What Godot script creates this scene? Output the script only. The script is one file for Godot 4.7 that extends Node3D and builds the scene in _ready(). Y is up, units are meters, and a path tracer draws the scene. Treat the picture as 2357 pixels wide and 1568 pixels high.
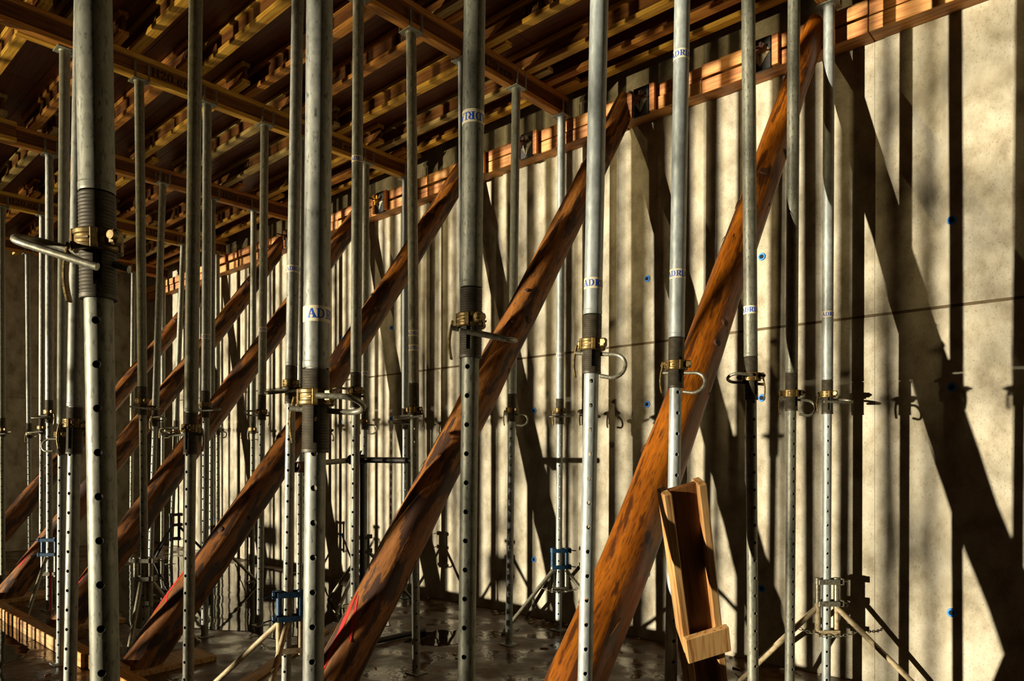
extends Node3D
# Shored basement: rows of steel props carry a timber formwork deck, raking logs hold a concrete wall.
# x runs towards the long concrete wall, -z runs along it to the end wall, the camera stands at x = z = 0.

const WALL_X := 5.54
const END_Z := -14.6
const DECK_Y := 4.87          # underside of the lower formwork beams
const EYE := 1.65
const RIGHT := Vector3(0.6673, 0.0, 0.7448)   # direction in which the hand-set props are out of plumb

var M := {}
var G := {}
var counts := {}

# ------------------------------------------------------------------ geometry collector
class Geo:
	var v := PackedVector3Array()
	var n := PackedVector3Array()
	var t := PackedVector2Array()
	func tri(a: Vector3, b: Vector3, c: Vector3, na: Vector3, nb: Vector3, nc: Vector3, ua := Vector2.ZERO, ub := Vector2.ZERO, uc := Vector2.ZERO) -> void:
		var cr := (b - a).cross(c - a)
		if cr.length_squared() < 1e-16:
			return
		if cr.dot(na + nb + nc) > 0.0:      # front faces run clockwise
			v.append_array([a, c, b]); n.append_array([na, nc, nb]); t.append_array([ua, uc, ub])
		else:
			v.append_array([a, b, c]); n.append_array([na, nb, nc]); t.append_array([ua, ub, uc])
	func quad(a: Vector3, b: Vector3, c: Vector3, d: Vector3, na: Vector3, nb: Vector3, nc: Vector3, nd: Vector3, ua := Vector2.ZERO, ub := Vector2.ZERO, uc := Vector2.ZERO, ud := Vector2.ZERO) -> void:
		tri(a, b, c, na, nb, nc, ua, ub, uc)
		tri(a, c, d, na, nc, nd, ua, uc, ud)
	func flat(a: Vector3, b: Vector3, c: Vector3, d: Vector3, nn: Vector3) -> void:
		quad(a, b, c, d, nn, nn, nn, nn)
	func box(c: Vector3, s: Vector3, e := 0.003, basis := Basis()) -> void:
		var h := s * 0.5
		e = minf(e, minf(h.x, minf(h.y, h.z)) * 0.45)
		var p := func(x: float, y: float, z: float) -> Vector3: return c + basis * Vector3(x, y, z)
		for ax in 3:
			for sg in [-1.0, 1.0]:
				var nn := Vector3.ZERO; nn[ax] = sg
				var b1 := (ax + 1) % 3; var b2 := (ax + 2) % 3
				var q := []
				for k in [[-1, -1], [1, -1], [1, 1], [-1, 1]]:
					var w := Vector3.ZERO; w[ax] = sg * h[ax]; w[b1] = k[0] * (h[b1] - e); w[b2] = k[1] * (h[b2] - e)
					q.append(p.call(w.x, w.y, w.z))
				flat(q[0], q[1], q[2], q[3], basis * nn)
		for ax in 3:
			var b1 := (ax + 1) % 3; var b2 := (ax + 2) % 3
			for s1 in [-1.0, 1.0]:
				for s2 in [-1.0, 1.0]:
					var q := []
					for k in [[-1, 0], [1, 0], [1, 1], [-1, 1]]:
						var w := Vector3.ZERO; w[ax] = k[0] * (h[ax] - e)
						w[b1] = s1 * (h[b1] - (e if k[1] == 1 else 0.0)); w[b2] = s2 * (h[b2] - (0.0 if k[1] == 1 else e))
						q.append(p.call(w.x, w.y, w.z))
					var nn := Vector3.ZERO; nn[b1] = s1; nn[b2] = s2
					flat(q[0], q[1], q[2], q[3], basis * nn.normalized())
		for sx in [-1.0, 1.0]:
			for sy in [-1.0, 1.0]:
				for sz in [-1.0, 1.0]:
					var nn := basis * Vector3(sx, sy, sz).normalized()
					tri(p.call(sx * (h.x - e), sy * (h.y - e), sz * h.z), p.call(sx * (h.x - e), sy * h.y, sz * (h.z - e)), p.call(sx * h.x, sy * (h.y - e), sz * (h.z - e)), nn, nn, nn)
	# profile: Vector2(radius, y); every segment is shaded flat along the profile and round about the axis
	func lathe(profile: Array, seg := 24, o := Vector3.ZERO, basis := Basis()) -> void:
		for i in profile.size() - 1:
			var a: Vector2 = profile[i]; var b: Vector2 = profile[i + 1]
			var dn := Vector2(b.y - a.y, -(b.x - a.x)).normalized()
			for k in seg:
				var t0 := TAU * k / seg; var t1 := TAU * (k + 1) / seg
				var d0 := Vector3(cos(t0), 0, sin(t0)); var d1 := Vector3(cos(t1), 0, sin(t1))
				var n0 := basis * (d0 * dn.x + Vector3.UP * dn.y); var n1 := basis * (d1 * dn.x + Vector3.UP * dn.y)
				var p0 := o + basis * (d0 * a.x + Vector3.UP * a.y); var p1 := o + basis * (d1 * a.x + Vector3.UP * a.y)
				var p2 := o + basis * (d1 * b.x + Vector3.UP * b.y); var p3 := o + basis * (d0 * b.x + Vector3.UP * b.y)
				quad(p0, p1, p2, p3, n0, n1, n1, n0, Vector2(float(k) / seg, a.y), Vector2(float(k + 1) / seg, a.y), Vector2(float(k + 1) / seg, b.y), Vector2(float(k) / seg, b.y))
	func tube(pts: Array, r: float, seg := 10, caps := true, r_end := -1.0) -> void:
		if r_end < 0.0: r_end = r
		var rings := []
		var up := Vector3.UP
		var d0: Vector3 = (pts[1] - pts[0]).normalized()
		if absf(d0.dot(up)) > 0.95: up = Vector3.RIGHT
		for i in pts.size():
			var d: Vector3
			if i == 0: d = pts[1] - pts[0]
			elif i == pts.size() - 1: d = pts[i] - pts[i - 1]
			else: d = (pts[i + 1] - pts[i]).normalized() + (pts[i] - pts[i - 1]).normalized()
			d = d.normalized()
			var x := up.cross(d).normalized(); up = d.cross(x).normalized()
			var ring := []
			var rr := lerpf(r, r_end, float(i) / (pts.size() - 1))
			for k in seg:
				var t := TAU * k / seg
				var nn := x * cos(t) + up * sin(t)
				ring.append([pts[i] + nn * rr, nn])
			rings.append(ring)
		for i in pts.size() - 1:
			for k in seg:
				var k2 := (k + 1) % seg
				var a = rings[i][k]; var b = rings[i][k2]; var c = rings[i + 1][k2]; var d = rings[i + 1][k]
				quad(a[0], b[0], c[0], d[0], a[1], b[1], c[1], d[1])
		if caps:
			for e in [0, pts.size() - 1]:
				var nn: Vector3 = (pts[0] - pts[1]).normalized() if e == 0 else (pts[e] - pts[e - 1]).normalized()
				for k in seg:
					tri(pts[e], rings[e][k][0], rings[e][(k + 1) % seg][0], nn, nn, nn)
	func mesh() -> ArrayMesh:
		var arr := []
		arr.resize(Mesh.ARRAY_MAX)
		arr[Mesh.ARRAY_VERTEX] = v; arr[Mesh.ARRAY_NORMAL] = n; arr[Mesh.ARRAY_TEX_UV] = t
		var m := ArrayMesh.new()
		m.add_surface_from_arrays(Mesh.PRIMITIVE_TRIANGLES, arr)
		return m

# ------------------------------------------------------------------ nodes and tags
func numbered(called: String) -> String:
	counts[called] = counts.get(called, -1) + 1
	return called if counts[called] == 0 else "%s_%03d" % [called, counts[called]]

func thing(called: String, label: String, category: String, at := Vector3.ZERO, group := "") -> Node3D:
	var o := Node3D.new()
	o.name = numbered(called); add_child(o); o.position = at
	tag(o, label, category, group)
	return o

func tag(o: Node, label: String, category: String, group := "", kind := "") -> void:
	if label: o.set_meta("label", label)
	if category: o.set_meta("category", category)
	if group: o.set_meta("group", group)
	if kind: o.set_meta("kind", kind)

func part(called: String, m: Mesh, mat: Material, parent: Node, at := Vector3.ZERO, basis := Basis()) -> MeshInstance3D:
	var o := MeshInstance3D.new()
	o.name = called if parent != self else numbered(called)
	o.mesh = m; o.material_override = mat
	parent.add_child(o, true)
	o.transform = Transform3D(basis, at)
	return o

func solo(called: String, g: Geo, mat: Material, label: String, category: String, at := Vector3.ZERO, group := "", basis := Basis()) -> MeshInstance3D:
	var o := part(called, g.mesh(), mat, self, at, basis)
	tag(o, label, category, group)
	return o

# ------------------------------------------------------------------ materials
func ramp(stops: Array) -> Gradient:
	var g := Gradient.new()
	var off := PackedFloat32Array(); var col := PackedColorArray()
	for s in stops:
		off.append(s[0]); col.append(s[1])
	g.offsets = off; g.colors = col
	return g

func noise_tex(kind: int, freq: float, oct: int, stops: Array, size := 512, sd := 1, lac := 2.0, gain := 0.5) -> NoiseTexture2D:
	var f := FastNoiseLite.new()
	f.noise_type = kind; f.frequency = freq; f.seed = sd
	f.fractal_type = FastNoiseLite.FRACTAL_FBM if oct > 1 else FastNoiseLite.FRACTAL_NONE
	f.fractal_octaves = oct; f.fractal_lacunarity = lac; f.fractal_gain = gain
	var t := NoiseTexture2D.new()
	t.width = size; t.height = size; t.seamless = true; t.noise = f
	if stops: t.color_ramp = ramp(stops)
	return t

func mat(c: Color, rough := 0.7, metal := 0.0) -> StandardMaterial3D:
	var m := StandardMaterial3D.new()
	m.albedo_color = c; m.roughness = rough; m.metallic = metal
	return m

func tri_mat(tex: Texture2D, scale: Vector3, rough := 0.7, metal := 0.0, world := false, bump: Texture2D = null, bump_cm := 0.1) -> StandardMaterial3D:
	var m := mat(Color.WHITE, rough, metal)
	m.albedo_texture = tex
	m.uv1_triplanar = true; m.uv1_world_triplanar = world; m.uv1_scale = scale
	if bump:
		m.heightmap_enabled = true; m.heightmap_texture = bump; m.heightmap_scale = bump_cm
	return m

func log_texture(sd: int, base: Color, pale: Color, bark: Color, bark_share: float) -> ImageTexture:
	var w := 192; var h := 768
	var im := Image.create(w, h, false, Image.FORMAT_RGB8)
	var a := FastNoiseLite.new(); a.seed = sd; a.frequency = 0.9; a.fractal_octaves = 4
	var b := FastNoiseLite.new(); b.seed = sd + 7; b.frequency = 0.55; b.fractal_octaves = 4
	for y in h:
		for x in w:
			var th := TAU * x / w
			var cx := cos(th); var cy := sin(th); var z := float(y) / h * 5.0
			var grain := a.get_noise_3d(cx * 4.0, cy * 4.0, z * 2.0) * 0.5 + 0.5
			var fine := a.get_noise_3d(cx * 16.0, cy * 16.0, z * 11.0 + 40.0) * 0.5 + 0.5
			var patch := b.get_noise_3d(cx * 2.4, cy * 2.4, z * 4.2) * 0.5 + 0.5 + (fine - 0.5) * 0.22
			var c := base.lerp(pale, clampf(grain * 1.5 - 0.35, 0.0, 1.0))
			c = c.darkened(clampf((0.48 - fine) * 1.6, 0.0, 0.5))
			var k := smoothstep(1.0 - bark_share, 1.0 - bark_share + 0.07, patch)
			im.set_pixel(x, y, c.lerp(bark.lerp(base, fine * 0.35), k * 0.9))
	return ImageTexture.create_from_image(im)

func make_materials() -> void:
	var SI := FastNoiseLite.TYPE_SIMPLEX_SMOOTH
	var CE := FastNoiseLite.TYPE_CELLULAR
	var fine := noise_tex(SI, 0.03, 5, [], 512, 5)
	# cast concrete
	var con := noise_tex(SI, 0.006, 6, [[0.0, Color(0.43, 0.39, 0.31)], [0.40, Color(0.565, 0.53, 0.45)], [0.6, Color(0.615, 0.585, 0.51)], [1.0, Color(0.69, 0.66, 0.595)]], 1024, 11, 2.1, 0.62)
	M.concrete = tri_mat(con, Vector3(0.55, 0.35, 0.55), 0.75, 0.0, true, fine, 0.12)
	M.concrete.detail_enabled = true
	M.concrete.detail_blend_mode = BaseMaterial3D.BLEND_MODE_MIX
	M.concrete.detail_uv_layer = BaseMaterial3D.DETAIL_UV_1
	M.concrete.detail_albedo = noise_tex(SI, 0.11, 4, [[0.0, Color(0.24, 0.19, 0.10, 0.0)], [0.68, Color(0.24, 0.19, 0.10, 0.0)], [0.78, Color(0.24, 0.19, 0.10, 0.45)], [1.0, Color(0.18, 0.14, 0.07, 0.6)]], 1024, 23, 2.2, 0.6)
	# wet slab
	M.floor = tri_mat(noise_tex(SI, 0.012, 6, [[0.0, Color(0.17, 0.11, 0.05)], [0.5, Color(0.31, 0.215, 0.11)], [1.0, Color(0.46, 0.345, 0.20)]], 1024, 41, 2.1, 0.6), Vector3(0.5, 0.5, 0.5), 1.0, 0.0, true, fine, 0.25)
	M.floor.roughness_texture = noise_tex(SI, 0.008, 4, [[0.0, Color(0.07, 0.07, 0.07)], [0.34, Color(0.16, 0.16, 0.16)], [0.58, Color(0.46, 0.46, 0.46)], [1.0, Color(0.72, 0.72, 0.72)]], 512, 43)
	M.ground = tri_mat(noise_tex(SI, 0.02, 5, [[0.0, Color(0.16, 0.11, 0.06)], [1.0, Color(0.30, 0.23, 0.14)]], 512, 47), Vector3(0.15, 0.15, 0.15), 0.3, 0.0, true)
	M.water = tri_mat(noise_tex(SI, 0.01, 4, [[0.0, Color(0.09, 0.06, 0.03)], [1.0, Color(0.16, 0.11, 0.06)]], 256, 53), Vector3(0.4, 0.4, 0.4), 0.03, 0.0, true, noise_tex(SI, 0.012, 3, [], 256, 57), 0.22)
	M.water.metallic_specular = 0.6
	# galvanised steel, three ages
	var gal := func(lo: Color, hi: Color, spot: float, sd: int) -> StandardMaterial3D:
		var m := tri_mat(noise_tex(SI, 0.02, 5, [[0.0, lo], [1.0, hi]], 512, sd, 2.2, 0.6), Vector3(3.5, 1.1, 3.5), 0.5, 0.3)
		m.detail_enabled = true
		m.detail_uv_layer = BaseMaterial3D.DETAIL_UV_1
		m.detail_albedo = noise_tex(SI, 0.035, 5, [[0.0, Color(0.13, 0.12, 0.08, 0.0)], [spot, Color(0.13, 0.12, 0.08, 0.0)], [spot + 0.08, Color(0.13, 0.12, 0.08, 0.7)], [1.0, Color(0.10, 0.09, 0.06, 0.85)]], 512, sd + 3, 2.2, 0.65)
		return m
	M.gal = [gal.call(Color(0.40, 0.405, 0.375), Color(0.61, 0.61, 0.57), 0.69, 61), gal.call(Color(0.35, 0.35, 0.30), Color(0.54, 0.535, 0.475), 0.62, 71), gal.call(Color(0.46, 0.485, 0.48), Color(0.68, 0.70, 0.69), 0.84, 81)]
	M.thread = tri_mat(noise_tex(SI, 0.03, 4, [[0.0, Color(0.16, 0.14, 0.10)], [1.0, Color(0.32, 0.29, 0.23)]], 256, 91), Vector3(4, 4, 4), 0.55, 0.35)
	M.brass = tri_mat(noise_tex(SI, 0.03, 4, [[0.0, Color(0.22, 0.16, 0.07)], [0.5, Color(0.42, 0.34, 0.18)], [1.0, Color(0.58, 0.49, 0.29)]], 256, 93), Vector3(6, 6, 6), 0.42, 0.55)
	M.rod = tri_mat(noise_tex(SI, 0.03, 4, [[0.0, Color(0.36, 0.34, 0.28)], [1.0, Color(0.68, 0.67, 0.60)]], 256, 95), Vector3(6, 6, 6), 0.42, 0.6)
	M.black = tri_mat(noise_tex(SI, 0.03, 4, [[0.0, Color(0.05, 0.04, 0.03)], [1.0, Color(0.14, 0.11, 0.08)]], 256, 97), Vector3(4, 4, 4), 0.5, 0.3)
	M.rust = tri_mat(noise_tex(SI, 0.03, 4, [[0.0, Color(0.20, 0.09, 0.04)], [1.0, Color(0.40, 0.22, 0.12)]], 256, 99), Vector3(6, 6, 6), 0.8)
	M.cream = tri_mat(noise_tex(SI, 0.03, 4, [[0.0, Color(0.384, 0.304, 0.192)], [0.45, Color(0.624, 0.560, 0.432)], [1.0, Color(0.688, 0.632, 0.512)]], 256, 101), Vector3(3, 3, 3), 0.6, 0.1)
	M.blue = tri_mat(noise_tex(SI, 0.03, 4, [[0.0, Color(0.05, 0.14, 0.20)], [1.0, Color(0.08, 0.32, 0.50)]], 256, 103), Vector3(4, 4, 4), 0.5, 0.1)
	M.plug = mat(Color(0.10, 0.46, 0.82), 0.45)
	M.hole = mat(Color(0.02, 0.02, 0.02), 0.9)  # near-black colour stands for the shade inside the tie holes
	M.red = mat(Color(0.72, 0.09, 0.08), 0.6)
	M.tape = mat(Color(0.80, 0.76, 0.64), 0.45)
	M.ink = mat(Color(0.06, 0.26, 0.66), 0.5)
	M.print = mat(Color(0.08, 0.05, 0.02), 0.7)
	M.yellow = mat(Color(0.88, 0.62, 0.05), 0.5)
	M.plastic = mat(Color(0.85, 0.85, 0.80, 0.45), 0.2); M.plastic.transparency = BaseMaterial3D.TRANSPARENCY_ALPHA
	# sawn timber; grain along local z
	var wood := func(a: Color, b: Color, c: Color, sd: int, r := 0.62) -> StandardMaterial3D:
		return tri_mat(noise_tex(SI, 0.02, 4, [[0.0, a], [0.45, b], [0.62, c], [1.0, b]], 512, sd, 2.2, 0.6), Vector3(2.6, 2.6, 0.16), r)
	M.pine = [wood.call(Color(0.595, 0.403, 0.115), Color(0.787, 0.595, 0.211), Color(0.845, 0.691, 0.307), 111), wood.call(Color(0.461, 0.269, 0.096), Color(0.710, 0.470, 0.192), Color(0.768, 0.557, 0.269), 113), wood.call(Color(0.480, 0.384, 0.211), Color(0.672, 0.576, 0.365), Color(0.749, 0.672, 0.461), 117)]
	M.web = [wood.call(Color(0.272, 0.144, 0.048), Color(0.448, 0.264, 0.088), Color(0.496, 0.320, 0.128), 119), wood.call(Color(0.240, 0.120, 0.048), Color(0.368, 0.200, 0.072), Color(0.432, 0.256, 0.104), 121)]
	M.waler = [wood.call(Color(0.50, 0.27, 0.10), Color(0.70, 0.46, 0.22), Color(0.74, 0.54, 0.30), 123), wood.call(Color(0.45, 0.23, 0.08), Color(0.64, 0.39, 0.17), Color(0.70, 0.48, 0.25), 127)]
	M.ply = [wood.call(Color(0.30, 0.14, 0.05), Color(0.42, 0.215, 0.085), Color(0.47, 0.26, 0.11), 131, 0.5), wood.call(Color(0.26, 0.12, 0.045), Color(0.37, 0.185, 0.075), Color(0.42, 0.225, 0.095), 133, 0.5)]
	M.worn = wood.call(Color(0.400, 0.216, 0.080), Color(0.656, 0.480, 0.272), Color(0.704, 0.568, 0.368), 137)
	# logs
	var lg := func(t: Texture2D, r: float) -> StandardMaterial3D:
		var m := mat(Color.WHITE, r)
		m.albedo_texture = t
		m.heightmap_enabled = true; m.heightmap_texture = t; m.heightmap_scale = 0.35
		return m
	M.log = [lg.call(log_texture(3, Color(0.47, 0.24, 0.02), Color(0.62, 0.36, 0.04), Color(0.20, 0.09, 0.02), 0.37), 0.42),
		lg.call(log_texture(17, Color(0.44, 0.25, 0.06), Color(0.62, 0.40, 0.15), Color(0.13, 0.055, 0.015), 0.49), 0.6),
		lg.call(log_texture(29, Color(0.42, 0.23, 0.035), Color(0.58, 0.35, 0.07), Color(0.12, 0.05, 0.01), 0.48), 0.5)]
	M.seal = mat(Color(0.33, 0.275, 0.18), 0.9)
	M.knot = tri_mat(noise_tex(SI, 0.03, 4, [[0.0, Color(0.16, 0.07, 0.02)], [1.0, Color(0.38, 0.20, 0.06)]], 256, 141), Vector3(5, 5, 5), 0.7)
	M.log_end = tri_mat(noise_tex(SI, 0.02, 4, [[0.0, Color(0.36, 0.18, 0.06)], [1.0, Color(0.62, 0.40, 0.18)]], 256, 139), Vector3(3, 3, 3), 0.8)

# ------------------------------------------------------------------ shared shapes
func hole_tube(r: float, wall: float, y0: float, y1: float, step: float) -> ArrayMesh:
	var g := Geo.new()
	var seg := 24
	var hp := r * sin(PI / 6.0)          # half size of the square patch round a hole
	var rh := 0.0088
	var ph := 0.015
	var at := func(th: float, y: float, rr: float) -> Vector3: return Vector3(cos(th) * rr, y, sin(th) * rr)
	var nrm := func(th: float, s: float) -> Vector3: return Vector3(cos(th), 0, sin(th)) * s
	var cells := int((y1 - y0) / step)
	for side in [[r, 1.0], [r - wall, -1.0]]:
		var rr: float = side[0]; var s: float = side[1]
		for c in cells:
			var yc := y0 + step * (c + 0.5)
			var lo := yc - step * 0.5
			if c == 0: lo = y0
			# band below the hole row, then above
			for band in [[lo, yc - ph], [yc + ph, yc + step * 0.5]]:
				for k in seg:
					var t0 := TAU * k / seg; var t1 := TAU * (k + 1) / seg
					g.quad(at.call(t0, band[0], rr), at.call(t1, band[0], rr), at.call(t1, band[1], rr), at.call(t0, band[1], rr), nrm.call(t0, s), nrm.call(t1, s), nrm.call(t1, s), nrm.call(t0, s))
			for k in seg:
				if k in [22, 23, 0, 1, 10, 11, 12, 13]: continue
				var t0 := TAU * k / seg; var t1 := TAU * (k + 1) / seg
				g.quad(at.call(t0, yc - ph, rr), at.call(t1, yc - ph, rr), at.call(t1, yc + ph, rr), at.call(t0, yc + ph, rr), nrm.call(t0, s), nrm.call(t1, s), nrm.call(t1, s), nrm.call(t0, s))
			for centre in [0.0, PI]:
				var q := PI / 12.0
				var outline := [[2, 0], [2, 1], [1, 1], [0, 1], [-1, 1], [-2, 1], [-2, 0], [-2, -1], [-1, -1], [0, -1], [1, -1], [2, -1]]
				for k in 12:
					var o0 = outline[k]; var o1 = outline[(k + 1) % 12]
					var a0 := TAU * k / 12.0; var a1 := TAU * (k + 1) / 12.0
					var to0: float = centre + o0[0] * q; var to1: float = centre + o1[0] * q
					var th0: float = centre + asin(cos(a0) * rh / r); var th1: float = centre + asin(cos(a1) * rh / r)
					var y_0 := yc + sin(a0) * rh; var y_1 := yc + sin(a1) * rh
					g.quad(at.call(to0, yc + o0[1] * ph, rr), at.call(to1, yc + o1[1] * ph, rr), at.call(th1, y_1, rr), at.call(th0, y_0, rr), nrm.call(to0, s), nrm.call(to1, s), nrm.call(th1, s), nrm.call(th0, s))
					if s > 0.0:
						var n0: Vector3 = (at.call(centre, yc, r) - at.call(th0, y_0, r)).normalized()
						g.quad(at.call(th0, y_0, r), at.call(th1, y_1, r), at.call(th1, y_1, r - wall), at.call(th0, y_0, r - wall), n0, n0, n0, n0)
	return g.mesh()

func thread_mesh(length: float) -> ArrayMesh:
	# screw thread with a through slot on two sides; bottom at y = 0
	var g := Geo.new()
	var seg := 28
	var pitch := 0.0082
	var rows := int(length / pitch) * 2
	for i in rows:
		var y0 := 0.012 + i * pitch * 0.5; var y1 := y0 + pitch * 0.5
		if y1 > length: break
		var ra := 0.0372 if i % 2 == 0 else 0.0390
		var rb := 0.0390 if i % 2 == 0 else 0.0372
		var dn := Vector2(y1 - y0, -(rb - ra)).normalized()
		for k in seg:
			if y0 > 0.028 and y1 < 0.150 and (k in [0, 1, 14, 15]): continue
			var t0 := TAU * k / seg; var t1 := TAU * (k + 1) / seg
			var d0 := Vector3(cos(t0), 0, sin(t0)); var d1 := Vector3(cos(t1), 0, sin(t1))
			var n0 := d0 * dn.x + Vector3.UP * dn.y; var n1 := d1 * dn.x + Vector3.UP * dn.y
			g.quad(d0 * ra + Vector3.UP * y0, d1 * ra + Vector3.UP * y0, d1 * rb + Vector3.UP * y1, d0 * rb + Vector3.UP * y1, n0, n1, n1, n0)
	g.lathe([Vector2(0.0315, 0.0), Vector2(0.0385, 0.0), Vector2(0.0395, 0.002), Vector2(0.0395, 0.010), Vector2(0.0372, 0.012)], seg)
	return g.mesh()

func make_shapes() -> void:
	G.tube100 = hole_tube(0.0302, 0.0036, 0.008, 2.308, 0.1)
	G.tube80 = hole_tube(0.0302, 0.0036, 0.008, 2.248, 0.08)
	G.thread = thread_mesh(0.245)
	var g := Geo.new()
	g.box(Vector3(0, 0.004, 0), Vector3(0.125, 0.008, 0.125), 0.002)
	g.lathe([Vector2(0.0365, 0.008), Vector2(0.0305, 0.016)], 20)
	G.plate = g.mesh()
	g = Geo.new()
	g.box(Vector3(0, 0, 0), Vector3(0.135, 0.008, 0.135), 0.002)
	g.lathe([Vector2(0.038, -0.014), Vector2(0.046, -0.004)], 20)
	G.head = g.mesh()
	g = Geo.new()
	g.box(Vector3(0, 0.068, 0), Vector3(0.020, 0.136, 0.006), 0.0015)
	G.prong = g.mesh()
	g = Geo.new()      # collar nut
	g.lathe([Vector2(0.0388, -0.024), Vector2(0.049, -0.024), Vector2(0.0525, -0.020), Vector2(0.0525, -0.012), Vector2(0.0495, -0.009), Vector2(0.0495, 0.009), Vector2(0.0525, 0.012), Vector2(0.0525, 0.020), Vector2(0.049, 0.024), Vector2(0.0388, 0.024)], 28)
	for k in 5:
		var a := TAU * k / 5.0 + 0.3
		g.box(Vector3(cos(a) * 0.0512, 0, sin(a) * 0.0512), Vector3(0.007, 0.046, 0.016), 0.002, Basis(Vector3.UP, -a))
		g.box(Vector3(cos(a + 0.5) * 0.0508, 0, sin(a + 0.5) * 0.0508), Vector3(0.004, 0.006, 0.034), 0.001, Basis(Vector3.UP, -a - 0.5))
	for sx in [-1.0, 1.0]:
		g.box(Vector3(0.060 * sx, 0.004, 0.012 * sx), Vector3(0.026, 0.036, 0.026), 0.005)
		g.lathe([Vector2(0.0, -0.008), Vector2(0.010, -0.008), Vector2(0.010, 0.008), Vector2(0.0, 0.008)], 12, Vector3(0.070 * sx, 0.004, 0.028 * sx), Basis(Vector3.RIGHT, PI / 2))
	G.nut = g.mesh()
	g = Geo.new()      # hanging lever of the nut
	var lp := []
	for k in 9:
		var q := k / 8.0
		lp.append(Vector3(0.064 + 0.012 * sin(q * PI * 0.9), 0.002 - q * 0.135, 0.0))
	for k in 8:
		var mid: Vector3 = (lp[k] + lp[k + 1]) * 0.5
		var d: Vector3 = (lp[k + 1] - lp[k]).normalized()
		var z := Vector3.BACK
		g.box(mid, Vector3(0.007, 0.0185, 0.019), 0.0015, Basis(-d.cross(z), -d, z))
	G.lever = g.mesh()
	# bent locking pins, three ways of hanging, bent to either hand
	for kind in 3:
		for hand in [1.0, -1.0]:
			g = Geo.new()
			var pts := []
			var loop_r := 0.052
			pts.append(Vector3(-0.075, 0, 0)); pts.append(Vector3(0.095, 0, 0))
			for k in range(1, 12):
				var a := -PI / 2 + PI * k / 12.0
				pts.append(Vector3(0.095 + cos(a) * loop_r, 0, loop_r + sin(a) * loop_r))
			pts.append(Vector3(0.095, 0, loop_r * 2.0))
			pts.append(Vector3([-0.065, 0.025, 0.05][kind], 0.0, loop_r * 2.0 - 0.006))
			var roll := Basis(Vector3.RIGHT, [0.25, -0.38, 1.25][kind])
			for k in pts.size():
				pts[k] = roll * pts[k]
				pts[k].x *= hand
			g.tube(pts, 0.0085, 10)
			G["pin%d%s" % [kind, "" if hand > 0 else "l"]] = g.mesh()
	g = Geo.new()
	g.lathe([Vector2(0.0380, -0.023), Vector2(0.0386, -0.022), Vector2(0.0386, 0.022), Vector2(0.0380, 0.023)], 32)
	G.tape = g.mesh()
	G.word = bent_text("ADRIA", 0.027, 0.0389)
	g = Geo.new()      # chain link
	var ring := []
	for k in 15:
		var a := TAU * k / 14.0
		ring.append(Vector3(cos(a) * 0.009, sin(a) * 0.016, 0))
	g.tube(ring, 0.0028, 6, false)
	G.link = g.mesh()

func flat_text(words: String, height: float, depth := 0.0012) -> ArrayMesh:
	var f := SystemFont.new()
	f.font_names = PackedStringArray(["Droid Serif"]); f.font_weight = 700
	var t := TextMesh.new()
	t.text = words; t.font = f; t.font_size = 32; t.pixel_size = height / 24.0; t.depth = depth; t.curve_step = 2.0
	var st := SurfaceTool.new()
	st.create_from(t, 0)
	return st.commit()

func bent_text(words: String, height: float, r: float) -> ArrayMesh:
	var arr := flat_text(words, height).surface_get_arrays(0)
	var vs: PackedVector3Array = arr[Mesh.ARRAY_VERTEX]
	var ns: PackedVector3Array = arr[Mesh.ARRAY_NORMAL]
	for i in vs.size():
		var a := vs[i].x / r
		vs[i] = Vector3(sin(a) * (r + vs[i].z * 0.5), vs[i].y, cos(a) * (r + vs[i].z * 0.5))
		ns[i] = ns[i].rotated(Vector3.UP, a)
	arr[Mesh.ARRAY_VERTEX] = vs; arr[Mesh.ARRAY_NORMAL] = ns
	var m := ArrayMesh.new()
	m.add_surface_from_arrays(Mesh.PRIMITIVE_TRIANGLES, arr)
	return m

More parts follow.
